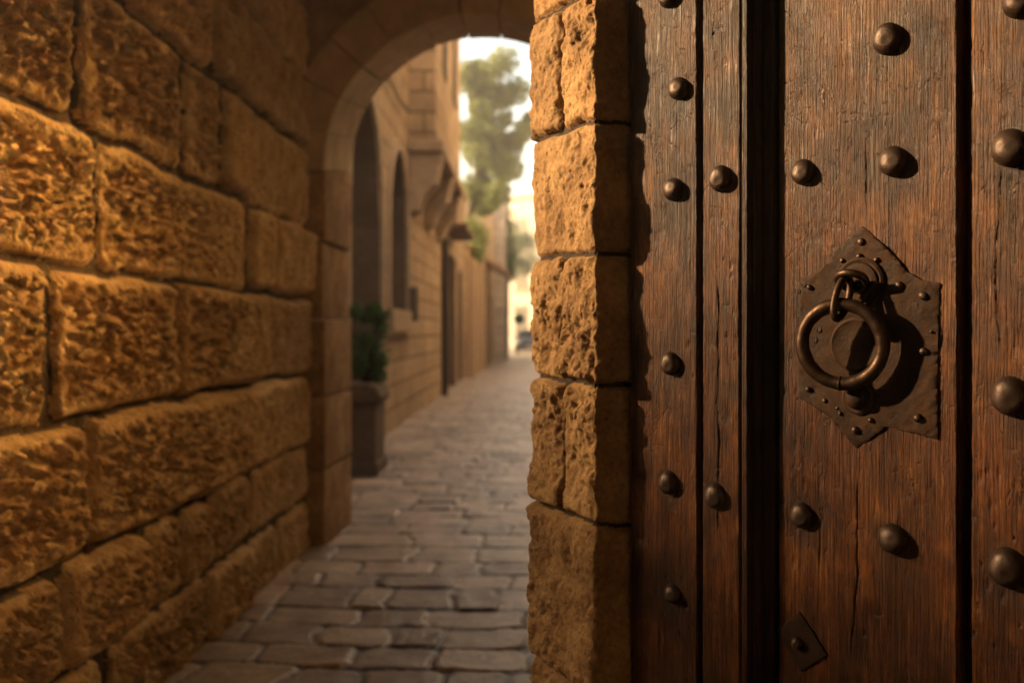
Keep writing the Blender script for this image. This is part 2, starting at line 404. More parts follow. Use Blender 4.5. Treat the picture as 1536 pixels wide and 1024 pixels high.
# ------------------------------------------------------------------ ARCHWAY across the lane
def archway():
    t = empty('stone_archway', (-.30, 6.15, 0), label='round stone archway spanning the lane beyond the rough block wall', cat='archway')
    ox, oy = -.30, 6.15
    y0, y1 = 6.12 - oy, 6.90 - oy
    zf, zb, hw, hb = 2.33, 2.45, .96, .93
    def arc(rad, zc, n=40): return [(rad * math.cos(math.pi * i / n), zc + rad * math.sin(math.pi * i / n)) for i in range(n + 1)]
    rnd = random.Random(5)
    def pillar(side):
        mb = MB(); z = 0.0
        zs = [0, .5, .95, 1.42, 1.9, 2.334]
        for a, b in zip(zs[:-1], zs[1:]):
            j = rnd.uniform(-.010, .010)
            yj = y0 + rnd.uniform(0, .006)
            if side < 0: mb.prism([(-1.4, yj), (-hw + j, yj), (-hb + j, y1), (-1.4, y1)], a + .007, b - .007)
            else: mb.prism([(1.8, yj), (1.8, y1), (hb + j, y1), (hw + j, yj)], a + .007, b - .007)
            sg_ = side; a, b = 2.332, 2.332; xo = -1.4 if side < 0 else 1.8
        mb.add([(xo, y0 + .003, a), (sg_ * hw, y0 + .003, a), (sg_ * hb, y1, a), (xo, y1, a), (xo, y1, zb), (sg_ * hb, y1, zb)],
               [(0, 1, 2, 3), (3, 2, 5, 4), (0, 4, 5, 1), (0, 3, 4), (1, 5, 2)])
        return mb
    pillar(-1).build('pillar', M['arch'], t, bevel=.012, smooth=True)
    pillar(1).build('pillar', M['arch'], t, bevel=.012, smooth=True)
    # ring of voussoirs, the soffit rising a little towards the back
    mb = MB(); n = 13
    for i in range(n):
        a0, a1 = math.pi * i / n + .004, math.pi * (i + 1) / n - .004
        m = 5; th = .27; j = rnd.uniform(-.006, .008)
        vs = []
        for yy, zc, hh in ((y0 - .012 + j, zf, hw), (y1, zb, hb)):
            for rad in (hh + j * .6, hh + th):
                for q in range(m + 1):
                    a = a0 + (a1 - a0) * q / m
                    vs.append((rad * math.cos(a), yy, zc + rad * math.sin(a)))
        L = m + 1; fs = []
        for q in range(m):
            fs += [(q, q + 1, 2 * L + q + 1, 2 * L + q), (L + q, 3 * L + q, 3 * L + q + 1, L + q + 1), (q, L + q, L + q + 1, q + 1), (2 * L + q, 2 * L + q + 1, 3 * L + q + 1, 3 * L + q)]
        fs += [(0, 2 * L, 3 * L, L), (m, L + m, 3 * L + m, 2 * L + m)]
        mb.add(vs, fs)
    mb.build('arch_ring', M['lit_ring_stone'], t, bevel=.006, smooth=False)
    # spandrel wall above, following the outside of the ring
    mb = MB(); N = 48
    for yy0, yy1, zc, rad in ((y0, y1 - .012, zb, hw - .02 + .03),):
        xs = [-1.9] + [rad * -math.cos(math.pi * i / N) for i in range(N + 1)] + [2.3]
        for a, b in zip(xs[:-1], xs[1:]):
            za = zc + math.sqrt(max(rad * rad - a * a, 0)); zb_ = zc + math.sqrt(max(rad * rad - b * b, 0))
            ta, tb = (3.9 - .2 * max(0, q_ + ox) for q_ in (a, b))
            vs = [(a, yy0, za), (b, yy0, zb_), (b, yy0, tb), (a, yy0, ta), (a, yy1, za), (b, yy1, zb_), (b, yy1, tb), (a, yy1, ta)]
            mb.add(vs, [(0, 1, 2, 3), (5, 4, 7, 6), (0, 4, 5, 1), (3, 2, 6, 7)])
    mb.build('spandrel', M['arch'], t)
archway()

# ceiling of the covered passage (between the rooms above)
mb = MB(); N = 14
prof = [(-1.40 + 2.95 * i / N, 3.45 + .30 * math.sin(math.pi * i / N)) for i in range(N + 1)]
prof += [(1.58, 3.53), (.1, 3.88), (-1.9, 3.88)]
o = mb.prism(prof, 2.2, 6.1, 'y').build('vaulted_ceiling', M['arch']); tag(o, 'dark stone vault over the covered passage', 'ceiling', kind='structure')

# ------------------------------------------------------------------ PIER with quoins beside the door
def pier():
    A = np.array((0.003, 1.985)); C = np.array((.113, 1.75)); E = np.array((.40, 1.87)); B = np.array((.10, 2.45))
    def seg(p, q, step): n = max(2, int(np.linalg.norm(q - p) / step)); return [p + (q - p) * i / n for i in range(n)]
    pts = seg(B, A, .02) + seg(A, C, .0022) + seg(C, C + (E - C) * .42, .0022) + seg(C + (E - C) * .42, E, .02) + [E]
    pts = np.array(pts)
    # round the corners by smoothing
    s = np.concatenate([[0], np.cumsum(np.linalg.norm(np.diff(pts, axis=0), axis=1))])
    sm = pts.copy()
    for _ in range(22):
        sm[1:-1] = .25 * sm[:-2] + .5 * sm[1:-1] + .25 * sm[2:]
    pts = sm
    tn = np.gradient(pts, axis=0); tn /= np.linalg.norm(tn, axis=1)[:, None]
    nrm = np.stack([tn[:, 1], -tn[:, 0]], 1)                        # points outwards
    if (nrm[len(nrm) // 3] @ np.array((-1, -.4))) < 0: nrm = -nrm
    sC = s[np.argmin(np.linalg.norm(pts - C, axis=1))]
    zs = np.concatenate([np.arange(-.02, .66, .02), np.arange(.66, 2.06, .0026), np.arange(2.06, 3.7, .02)])
    S, Z = np.meshgrid(s - sC, zs)                                    # S<0: alley side, S>0: reveal
    # slanted bed joints
    Zw = Z + .03 * np.clip(S, -.25, .1) * 1.0
    cz = [-.02, .16, .42, .70, 1.005, 1.254, 1.486, 1.722, 1.955, 2.2, 2.45, 2.7, 3.0, 3.3, 3.7]
    st = []
    for k in range(len(cz) - 1):
        if k in (5, 7, 10): e = [-.75, -.125 + random.uniform(-.01, .01), 1.0]
        elif k == 4: e = [-.75, -.128, 1.0]
        else: e = [-.75, -.34, 1.0]
        for a, b in zip(e[:-1], e[1:]): st.append((a, b, cz[k], cz[k + 1]))
    h, tone, _d = stones_hf(S, Zw, st, .006, .018, 13, .012, .006, 14)
    face = ss(-.7, 0, h)
    left = ss(.012, -.01, S)
    lump = fbm(S * 9, Z * 9, seed=41, o=4)
    kb = .8 + .5 * vn(S * 2, Zw * 3, seed=49) + .4 * (vn(S * 5, Z * 4, seed=50) > 0)
    chis = fbm(S * 26 + Z * 9, Z * 22, seed=42, o=5, g=.58)
    ridg = np.abs(fbm(S * 22, Z * 17, seed=47, o=5, g=.58))
    pit = np.clip(1 - worley(S * 46 + lump, Z * 34, 43) / .7, 0, 1) ** 1.2 * ss(-.2, .5, vn(S * 8, Z * 8, seed=44))
    brk = ss(.04, .0, np.abs(S + .012 + .022 * fbm(S * 0, Z * 16, seed=45, o=3))) # chipped arris
    disp = .016 * h + face * (.010 * lump + left * kb * (.011 * chis + .018 * (.14 - ridg) - .007 * pit) + (1 - left) * (.0035 * chis - .004 * pit))
    disp -= brk * face * np.clip(.003 + .004 * fbm(S * 8, Z * 30, seed=46, o=4), 0, .02)
    disp += .0012 * fbm(S * 160, Z * 160, seed=48, o=3)
    P = np.stack([pts[None, :, 0] + nrm[None, :, 0] * disp, pts[None, :, 1] + nrm[None, :, 1] * disp, Z], -1)
    t = empty('stone_pier', (.15, 1.95, 0), label='rough stone pier of stacked quoins beside the studded wooden door', cat='pillar')
    P[..., 0] -= .15; P[..., 1] -= 1.95
    me = grid_mesh('pier_face', P, tone, flip=False)
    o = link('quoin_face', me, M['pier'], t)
    MB().prism([(.0, .03), (.02, .0), (.3, .0), (.9, .5), (.0, .5)], 0, 3.7, 'z').build('pier_core', M['arch'], t)
pier()

# ------------------------------------------------------------------ DOOR
O = Vector((.185, 1.763)); E_ = Vector((.70711, -.70711)); N_ = Vector((-.70711, -.70711))
def dl(px, py, w=0.0):
    """photo pixel -> (u, z) on the plane of the door that stands w in front of the frame boards"""
    q = (px - CX) / F
    bx, by = O.x + N_.x * w, O.y + N_.y * w
    u = (q * by - bx) / (E_.x - q * E_.y)
    y = by + E_.y * u
    return u, H - (py - CY) / F * y
door = empty('wooden_door', (O.x, O.y, 0), R(-45), label='old iron studded oak door with a ring knocker standing right of the stone pier', cat='door')
WC = -.036                                                           # the main leaf lies behind the frame boards
def U(px, w=0.0): return dl(px, 500, w)[0]
def plank(name, u0, u1, w, seed, depth=.05, fine=.0012, zf=(.66, 2.05), cracks=(), knots=(), amp=1.0, mat='wood', hollows=()):
    us = np.concatenate([[u0, u0], np.arange(u0, u1, fine), [u1, u1]])
    zs = np.concatenate([np.arange(.02, zf[0], .02), np.arange(zf[0], zf[1], .0019), np.arange(zf[1], 3.0, .02)])
    Ug, Z = np.meshgrid(us, zs)
    grainw = .010 * fbm(Ug * 9, Z * 1.7, seed=seed, o=3)
    for (ku, kz, kr) in knots:
        dd = np.hypot((Ug - ku) * 1.0, (Z - kz) * .45); grainw += .012 * np.exp(-(dd / kr) ** 2) * np.sign(Ug - ku)
    g = fbm((Ug + grainw) * 210, Z * 5, seed=seed + 1, o=3, g=.6)
    g2 = fbm((Ug + grainw) * 70, Z * 2.2, seed=seed + 2, o=3, g=.55)
    lump = fbm(Ug * 10, Z * 5, seed=seed + 3, o=3)
    chip = fbm(Ug * 60, Z * 24, seed=seed + 6, o=4, g=.6); chip = np.clip(chip - .22, 0, 1)
    wear = .35 + .65 * ss(-.3, .35, fbm(Ug * 7, Z * 4, seed=seed + 9, o=3))
    hgt = amp * (.0008 * g * wear + .0007 * g2 + .0016 * lump - .0026 * chip)
    hole = np.clip(1 - worley(Ug * 42, Z * 20, seed + 12) / .28, 0, 1) * (vn(Ug * 9, Z * 7, seed=seed + 13) > .25)
    hgt -= .0026 * hole * (vn(Ug * 5, Z * 3, seed=seed + 14) > .1)
    # fine worn-in scratches, pale because they catch the light
    sc = np.abs(fbm(Ug * 34 + .9 * fbm(Ug * 20, Z * 20, seed=seed + 30, o=2), Z * 22, seed=seed + 31, o=3))
    hgt -= .0014 * np.clip(1 - sc / .025, 0, 1) * (vn(Ug * 12, Z * 9, seed=seed + 33) > .1)
    for (cu, z0, z1, wd, dp) in cracks:
        line = cu + .011 * fbm(Z * 7, Z * 0, seed=int(cu * 1000) % 97, o=4) + .002 * fbm(Z * 40, Z * 0, seed=3, o=2)
        end = ss(z0, z0 + .05, Z) * (1 - ss(z1 - .05, z1, Z))
        hgt -= dp * end * np.clip(1 - np.abs(Ug - line) / (wd * (.4 + .6 * np.abs(fbm(Z * 14, Z * 0, seed=5, o=2)) * 2)), 0, 1)
    for (hu, hz, hr, hd) in hollows: hgt -= hd * np.exp(-(np.hypot(Ug - hu, (Z - hz) * .8) / hr) ** 2)
    de = np.minimum(Ug - u0, u1 - Ug)
    ew = .0035 + .0022 * fbm(Ug * 0, Z * 25, seed=seed + 7, o=4)
    hgt -= .0055 * (1 - ss(0, ew + .002, de)) ** 1.5
    # ragged arris
    Ux = Ug + np.where(de < .002, np.sign((u0 + u1) / 2 - Ug) * np.clip(.0015 * fbm(Z * 60, Z * 0, seed=seed + 8, o=4) + .0006, 0, .004), 0)
    Y = -(w + hgt)
    Y[:, 0] = -(w - depth); Y[:, -1] = -(w - depth)
    P = np.stack([Ux, Y, Z], -1)
    stn = np.zeros(Z.shape)
    for (px, py, nw, sc_) in nails:
        if abs(nw - w) > .001: continue
        nu, nz = dl(px, py, nw)
        if not (u0 - .02 < nu < u1 + .02): continue
        wob = 1 + .5 * fbm(Ug * 25, Z * 18, seed=seed + 60, o=3)
        dz = np.where(Z < nz, (nz - Z) * .55, (Z - nz) * 1.1)
        stn = np.maximum(stn, np.exp(-(np.hypot(Ug - nu, dz) / (.030 * sc_ * wob)) ** 2))
    o = link(name, grid_mesh(name, P, tone=stn, flip=False), M[mat], door)
    return o
nails = [(1018, 133, 0, .92), (1010, 284, 0, .92), (1006, 545, 0, .9), (1003, 723, 0, .92), (1009, 890, 0, .8), (1003, -4, 0, .9),
         (1081, 268, 0, .98), (1074, 743, 0, .98),
         (1205, 258, WC, .95), (1340, 242, WC, 1.05), (1332, 59, WC, 1.08), (1203, 772, WC, .95), (1339, 807, WC, 1.05),
         (1516, 222, WC, 1.22), (1516, 594, WC, 1.22), (1511, 850, WC, 1.22), (1530, 2, WC, 1.1)]
uA0, uA1 = U(952) - .012, U(1046.5)
uB0, uB1 = U(1052), U(1111)
uC0, uC1 = U(1166, WC), U(1438, WC)
uD0, uD1 = U(1455, WC), U(1455, WC) + .30
plank('board', uA0, uA1, 0, 100, hollows=[(U(1000), dl(1000, 330)[1], .05, .003)])
plank('board', uB0, uB1, 0, 200, cracks=[(U(1078), 1.0, 1.45, .0018, .004)])
plank('board', uC0, uC1, WC, 300, cracks=[(U(1283, WC), .85, 1.14, .0018, .004), (U(1300, WC), 1.52, 1.64, .0016, .003), (U(1235, WC), .95, 1.1, .0014, .003)],
      knots=[(U(1290, WC), 1.62, .05), (U(1385, WC), 1.25, .05)])
plank('board', uD0, uD1, WC, 400, cracks=[(U(1500, WC), 1.3, 1.6, .0018, .003)])
plank('board', uD1 + .012, uD1 + .24, WC, 500, fine=.01)
# backing, dark moulding between the frame boards and the leaf, and lintel
MB().box(uA0 - .05, 1.02, .062, .14, .02, 3.05).build('door_core', M['shaded_wood'], door)
mb = MB()
u = uB1 + .0015
mb.box(u, u + .010, -.0, .05, .02, 3.0); mb.box(u + .013, u + .019, .012, .05, .02, 3.0); mb.box(u + .022, uC0 - .006, .030, .052, .02, 3.0)
mb.build('moulding', M['shaded_wood'], door, bevel=.0025, smooth=True)
MB().box(uA0 - .03, 1.02, -.06, .16, 3.06, 3.6).build('lintel', M['arch'], door, bevel=.01)

def MD(u, z, w):            # local frame at a door point, +Z of the lathe pointing out of the door
    return Matrix.Translation((u, -w, z)) @ Matrix.Rotation(R(90), 4, 'X')
def nail_mesh(r, hgt, seed):
    rn = random.Random(seed)
    prof0 = [(r * 1.0, -.004), (r * 1.03, .001), (r * .99, hgt * .28), (r * .92, hgt * .5), (r * .78, hgt * .73), (r * .58, hgt * .89), (r * .36, hgt * .97), (r * .15, hgt), (r * .02, hgt * 1.003)]
    prof = []
    for (ra, ha), (rb, hb) in zip(prof0[:-1], prof0[1:]): prof += [(ra + (rb - ra) * q / 3, ha + (hb - ha) * q / 3) for q in range(3)]
    prof.append(prof0[-1])
    mb = MB().lathe(prof, 40)
    k = rn.random() * 9
    mb.v = [(x * (1 + .03 * math.sin(3 * math.atan2(y, x) + k)) + z * .10 * math.sin(k), y * (1 + .04 * math.cos(2 * math.atan2(y, x) + k)) + z * .1 * math.cos(k * 2),
             z * (1 + .06 * math.sin(80 * x + k) + .05 * math.sin(110 * y + 2 * k) + .006 * math.sin(300 * x + k) * math.sin(280 * y + k)) - .0014 * math.exp(-(((x - .006 * math.sin(k)) ** 2 + (y - .006 * math.cos(k)) ** 2) / .00004)) * (z > .005)) for x, y, z in mb.v]
    return mb.mesh('nail', smooth=True)
NM = [nail_mesh(.0212, .0185, i) for i in range(4)]
for m_ in NM: m_.materials.append(M['nail'])
for i, (px, py, w, sc_) in enumerate(nails):
    u, z = dl(px, py, w)
    o = bpy.data.objects.new('nail', NM[i % 4]); COL.objects.link(o); o.parent = door
    o.matrix_local = MD(u, z, w - .0015) @ Matrix.Rotation(random.uniform(-.4, .4), 4, 'Z') @ Matrix.Diagonal((sc_, sc_, sc_, 1))

# --- knocker plate
WP = WC + .0035
def outline_solid(name, pts, w0, w1, mat, parent, jag=.0012, seed=1, curl=0.0):
    rn = random.Random(seed); P2 = []
    for i in range(len(pts)):
        a, b = pts[i], pts[(i + 1) % len(pts)]; n = max(2, int(math.dist(a, b) / .004))
        for k in range(n):
            f = k / n; j = 0 if k == 0 else rn.uniform(-jag, jag) * .6
            dx, dy = b[0] - a[0], b[1] - a[1]; L = math.hypot(dx, dy)
            P2.append((a[0] + dx * f - dy / L * j, a[1] + dy * f + dx / L * j))
    bm = bmesh.new()
    vs = [bm.verts.new((u, -w1, z)) for u, z in P2]
    es = [bm.edges.new((vs[i], vs[(i + 1) % len(vs)])) for i in range(len(vs))]
    bmesh.ops.triangle_fill(bm, use_beauty=True, edges=es)
    for it in range(4):
        bmesh.ops.subdivide_edges(bm, edges=[e for e in bm.edges if e.calc_length() > .006], cuts=1)
        bmesh.ops.triangulate(bm, faces=[f for f in bm.faces if len(f.verts) > 4])
    bnd = [e for e in bm.edges if e.is_boundary]
    for v in bm.verts:
        n = float(fbm(np.array([v.co.x * 30.]), np.array([v.co.z * 30.]), seed=seed, o=3)[0])
        n2 = float(fbm(np.array([v.co.x * 110.]), np.array([v.co.z * 110.]), seed=seed + 5, o=2)[0])
        v.co.y -= n * .0016 + n2 * .0007
        if v.is_boundary: v.co.y += .0008
    ret = bmesh.ops.extrude_edge_only(bm, edges=bnd)
    for v in ret['geom']:
        if isinstance(v, bmesh.types.BMVert): v.co.y = -w0
    bmesh.ops.recalc_face_normals(bm, faces=bm.faces)
    me = bpy.data.meshes.new(name); bm.to_mesh(me); bm.free()
    for p in me.polygons: p.use_smooth = True
    me.set_sharp_from_angle(angle=R(50))
    return link(name, me, mat, parent)
C2 = lambda x, y: (1180 + x / 2.925, 330 + y / 2.925)
out = [(330, 28), (262, 88), (203, 146), (190, 178), (160, 203), (128, 228), (100, 245), (57, 250), (52, 500), (48, 778), (110, 812), (190, 868), (245, 935), (300, 997), (372, 955), (440, 905), (545, 932), (660, 962), (662, 620), (668, 276), (600, 264), (560, 245), (520, 222), (490, 178), (455, 140), (395, 82)]
plate = outline_solid('knocker_plate', [dl(*C2(*p), WP) for p in out], WC - .004, WP, M['plate'], door, seed=4)
plate['label'] = 'dark pitted iron plate with pointed top and bottom behind the ring'
rn = random.Random(2)
rv = MB().lathe([(.0056, -.002), (.0056, .001), (.005, .0032), (.0034, .005), (.0012, .0058), (.0002, .0059)], 14).mesh('rivet', smooth=True); rv.materials.append(M['nail'])
for (x, y, s) in [(327, 96, 1.05), (320, 160, .9), (395, 175, .85), (244, 178, .75), (102, 295, .9), (495, 287, 1.2), (600, 333, 1.3), (600, 575, 1.1), (95, 742, .85), (222, 825, .55), (236, 848, .7), (168, 792, .75), (370, 877, .8), (303, 920, 1.1), (578, 868, 1.2), (325, 203, .8), (635, 490, .5)]:
    u, z = dl(*C2(x, y), WP)
    o = bpy.data.objects.new('rivet', rv); COL.objects.link(o); o.parent = plate
    o.matrix_local = MD(u, z, WP) @ Matrix.Rotation(rn.random() * 6, 4, 'Z') @ Matrix.Diagonal((s, s * rn.uniform(.8, 1), s * rn.uniform(.7, 1.1), 1))
holes = [(73, 283), (563, 373), (122, 527), (140, 480), (48, 314)]
mb = MB()
for (x, y) in holes:
    u, z = dl(*C2(x, y), WP); mb.lathe([(.0045, -.001), (.0048, .0011), (.003, .0013)], 12, MD(u, z, WP) @ Matrix.Rotation(x, 4, 'Z'))
mb.build('nail_hole', M['shaded_wood'], plate, smooth=True)
# washers and bosses
u, z = dl(1291, 424, WP)
MB().lathe([(.038, -.003), (.038, .004), (.0345, .0062), (.030, .0050), (.029, .0085), (.0235, .0105), (.018, .009), (.0165, .0105), (.008, .0115), (.001, .012)], 40, MD(u, z, WP)).build('upper_boss', M['plate'], plate, smooth=True)
uE, zE = u, z
u, z = dl(1288, 596, WP)
MB().lathe([(.026, -.003), (.026, .003), (.022, .006), (.018, .0055), (.0165, .012), (.0125, .017), (.006, .0195), (.001, .020)], 32, MD(u, z, WP)).build('striker_boss', M['plate'], plate, smooth=True)
u, z = dl(1283, 517, WP)
MB().lathe([(.041, -.003), (.041, .0015), (.037, .0036), (.032, .002), (.018, .0012), (.006, .0022), (.001, .0024)], 40, MD(u, z, WP)).build('round_dish', M['plate'], plate, smooth=True)
# staple: an eye standing out of the boss, and the link that carries the ring
def torus_pts(c, R0, ax, bx, n=48, a0=0, a1=2 * math.pi, sq=1.0):
    return [Vector(c) + Vector(ax) * R0 * math.cos(a0 + (a1 - a0) * k / n) + Vector(bx) * R0 * sq * math.sin(a0 + (a1 - a0) * k / n) for k in range(n)]
wr_ = WP + .037                                                        # plane of the ring centre
ur, zr = dl(1263, 516, wr_)
X, OUT, ZU = Vector((1, 0, 0)), Vector((0, -1, 0)), Vector((0, 0, 1))
yaw = R(-13); ra = (X * math.cos(yaw) + OUT * math.sin(yaw)).normalized()    # the ring hangs a little turned towards the lane
tilt = (ZU * math.cos(R(4)) + OUT * math.sin(R(4))).normalized()
ringc = Vector((ur, -wr_, zr))
RR, RT = .0590, .0102
pts = torus_pts(ringc, RR, ra, tilt, 80)
rad = [RT * (1 + .05 * math.sin(k * .31) + .02 * math.sin(k * 1.3)) for k in range(80)]
ring = MB().tube(pts, rad, 18, True)
# weld collar at the bottom of the ring
cpts = torus_pts(ringc, RR, ra, tilt, 4, -math.pi / 2 - .10, -math.pi / 2 - .04); 
ring.tube(cpts, [RT * 1.02, RT * 1.10, RT * 1.10, RT * 1.02], 18)
ring.build('ring', M['iron'], plate, smooth=True)
top = ringc + tilt * RR
# link: upright loop around the top of the ring, reaching back to the boss
back = Vector((uE, -(WP + .012), zE + .002))
front = top + Vector((-.004, -.006, .004))
def loop(center, a, b, la, lb, n=40): return [center + a * la * math.cos(2 * math.pi * k / n) + b * lb * math.sin(2 * math.pi * k / n) for k in range(n)]
dirv = (front - back).normalized()
lk = MB().tube(loop(top + Vector((.0, .004, .010)), (back - top).normalized(), ZU, .024, .0255), .0055, 12, True)
lk.build('link', M['iron'], plate, smooth=True)
ey = MB().tube(loop(back + Vector((-.002, -.012, .0)), X, (OUT * .8 + ZU * .6).normalized(), .0215, .019), .0058, 12, True)
ey.tube([Vector((uE, -WP, zE)) + X * .0, Vector((uE, -WP - .016, zE - .006))], [.010, .007], 14)
ey.build('staple', M['iron'], plate, smooth=True)
# --- small square plate low on the leaf
sq = [(1199, 917.5), (1165, 945.6), (1202, 1006.7), (1240.5, 981)]
sp = outline_solid('square_plate', [dl(*p, WC + .003) for p in sq], WC - .004, WC + .0042, M['plate'], door, seed=9, jag=.0007)
u, z = dl(1196, 963, WC + .004)
o = bpy.data.objects.new('nail', NM[1]); COL.objects.link(o); o.parent = sp; o.matrix_local = MD(u, z, WC + .003) @ Matrix.Diagonal((.48, .48, .62, 1))

# ------------------------------------------------------------------ unseen walls and ceiling added round the viewpoint (block sky, bounce sun)
de = O + E_ * 1.02
w = empty('plastered_wall', (1.0, -1.5, 0), label='added cream plastered wall out of view that bounces the sun', cat='wall')
MB().prism([(de.x - 1.0, de.y + 1.5), (de.x - 1.0, -3.0), (de.x - .4, -3.0), (de.x + .2, de.y + 2.2), (de.x - .75, de.y + 1.75)], 0, 4.4).build('wall_body', M['plaster'], w)

o = MB().prism([(-1.9, 3.45), (1.6, 3.45), (1.6, 3.54), (.1, 3.88), (-1.9, 3.88)], -3.2, 2.19, 'y').build('passage_ceiling', M['arch']); tag(o, 'added flat stone ceiling over the viewpoint that blocks the sky', 'ceiling', kind='structure')
w = empty('back_wall', (0, -3.0, 0), label='added stone wall behind the viewpoint that shuts out sky light', cat='wall')
MB().box(-1.9, .99, -.4, 0, 0, 3.44).build('wall_body', M['facade_brown'], w)
w = empty('side_wall', (-1.6, -1.0, 0), label='added stone wall left of the viewpoint, openings shaped for the sun', cat='wall')
MB().box(-.3, .25, -1.99, .5, 0.0, 3.44).box(-.3, .25, 1.3, 2.615, 0.0, 3.44).box(-.29, .24, .502, 1.298, 0, 1.9).box(-.29, .24, .502, 1.298, 3.0, 3.44).build('wall_body', M['facade_brown'], w)
MB().box(-.28, .22, 2.617, 3.27, 2.78, 3.43).build('lintel', M['arch'], w, bevel=.02)
# right side of the passage behind the pier: courtyard opening added to light the block wall
w = empty('courtyard_wall', (1.5, 3.6, 0), label='added passage wall behind the pier, its high opening lets light in', cat='wall')
MB().box(-.08, .2, -1.6, .2, 0, 3.44).build('pier_block', M['arch'], w)
MB().box(-.06, .18, .202, 2.51, 0, 2.55).build('parapet', M['arch'], w)
w = empty('courtyard_wall', (3.5, 3.4, 0), label='added tall plastered courtyard wall, unseen, bouncing sun to the left wall', cat='wall')
MB().box(0, .4, -3.0, 3.2, 0, 9.0).build('wall_body', M['court'], w)
MB().box(-.06, .46, -3.0, 3.2, 9.003, 9.2).build('coping', M['trim'], w, bevel=.02)
# an added, unseen brass shutter throws the low sun back on to the block wall
s = Vector((1.0, -.15, -.37)).normalized()
PC = Vector((2.28, 5.45, 3.78)); TG = Vector((-1.30, 3.25, 1.95))
nv = ((TG - PC).normalized() - s).normalized()
ps = empty('brass_reflector', PC, 0, label='added unseen brass shutter standing open in the courtyard', cat='reflector')
ps.rotation_euler = nv.to_track_quat('Z', 'Y').to_euler()
MB().box(-1.1, 1.1, -.48, .48, -.03, 0).build('sheet', M['brass'], ps)
mb = MB()
for a, b, c, d in ((-1.15, 1.15, -.54, -.483), (-1.15, 1.15, .483, .54), (-1.15, -1.103, -.48, .48), (1.103, 1.15, -.48, .48)): mb.box(a, b, c, d, -.05, .01)
mb.build('frame', M['door_far'], ps)
w = empty('reflector_post', (2.6, 5.6, 0), label='added stone post carrying the brass shutter in the courtyard', cat='post')
MB().box(-.12, .12, -.5, .5, 0, 4.5).build('post', M['trim'], w, bevel=.01)

# ------------------------------------------------------------------ facades with openings
def facade(mb, x, y0, y1, z0, z1, ops, depth=.7, rv=None):
    """a wall in the plane x facing +X with arched or square openings (ya,yb,zb,zs,kind)"""
    cuts = {y0, y1}
    for (a, b, zb, zs, k) in ops:
        n = 12 if k == 'arch' else 1
        for i in range(n + 1): cuts.add(round(a + (b - a) * i / n, 5))
    cs = sorted(cuts)
    def topz(op, y):
        a, b, zb, zs, k = op
        if k != 'arch': return zs
        c, r = (a + b) / 2, (b - a) / 2; return zs + math.sqrt(max(r * r - (y - c) ** 2, 0)) * 1.25
    for a, b in zip(cs[:-1], cs[1:]):
        op = next((o for o in ops if o[0] - 1e-4 <= a and b <= o[1] + 1e-4), None)
        if op is None:
            mb.add([(x, a, z0), (x, b, z0), (x, b, z1), (x, a, z1)], [(0, 1, 2, 3)]); continue
        ta, tb = topz(op, a), topz(op, b)
        if op[2] > z0 + .01:
            mb.add([(x, a, z0), (x, b, z0), (x, b, op[2]), (x, a, op[2])], [(0, 1, 2, 3)])
            rv[ops.index(op)].add([(x, a, op[2]), (x, b, op[2]), (x - depth, b, op[2]), (x - depth, a, op[2])], [(0, 1, 2, 3)])
        mb.add([(x, a, ta), (x, b, tb), (x, b, z1), (x, a, z1)], [(0, 1, 2, 3)])
        rv[ops.index(op)].add([(x, a, ta), (x - depth, a, ta), (x - depth, b, tb), (x, b, tb)], [(0, 1, 2, 3)])
    for i_, (a, b, zb, zs, k) in enumerate(ops):
        for y in (a, b): rv[i_].add([(x, y, zb), (x - depth, y, zb), (x - depth, y, zs), (x, y, zs)], [(0, 1, 2, 3)])
    return mb
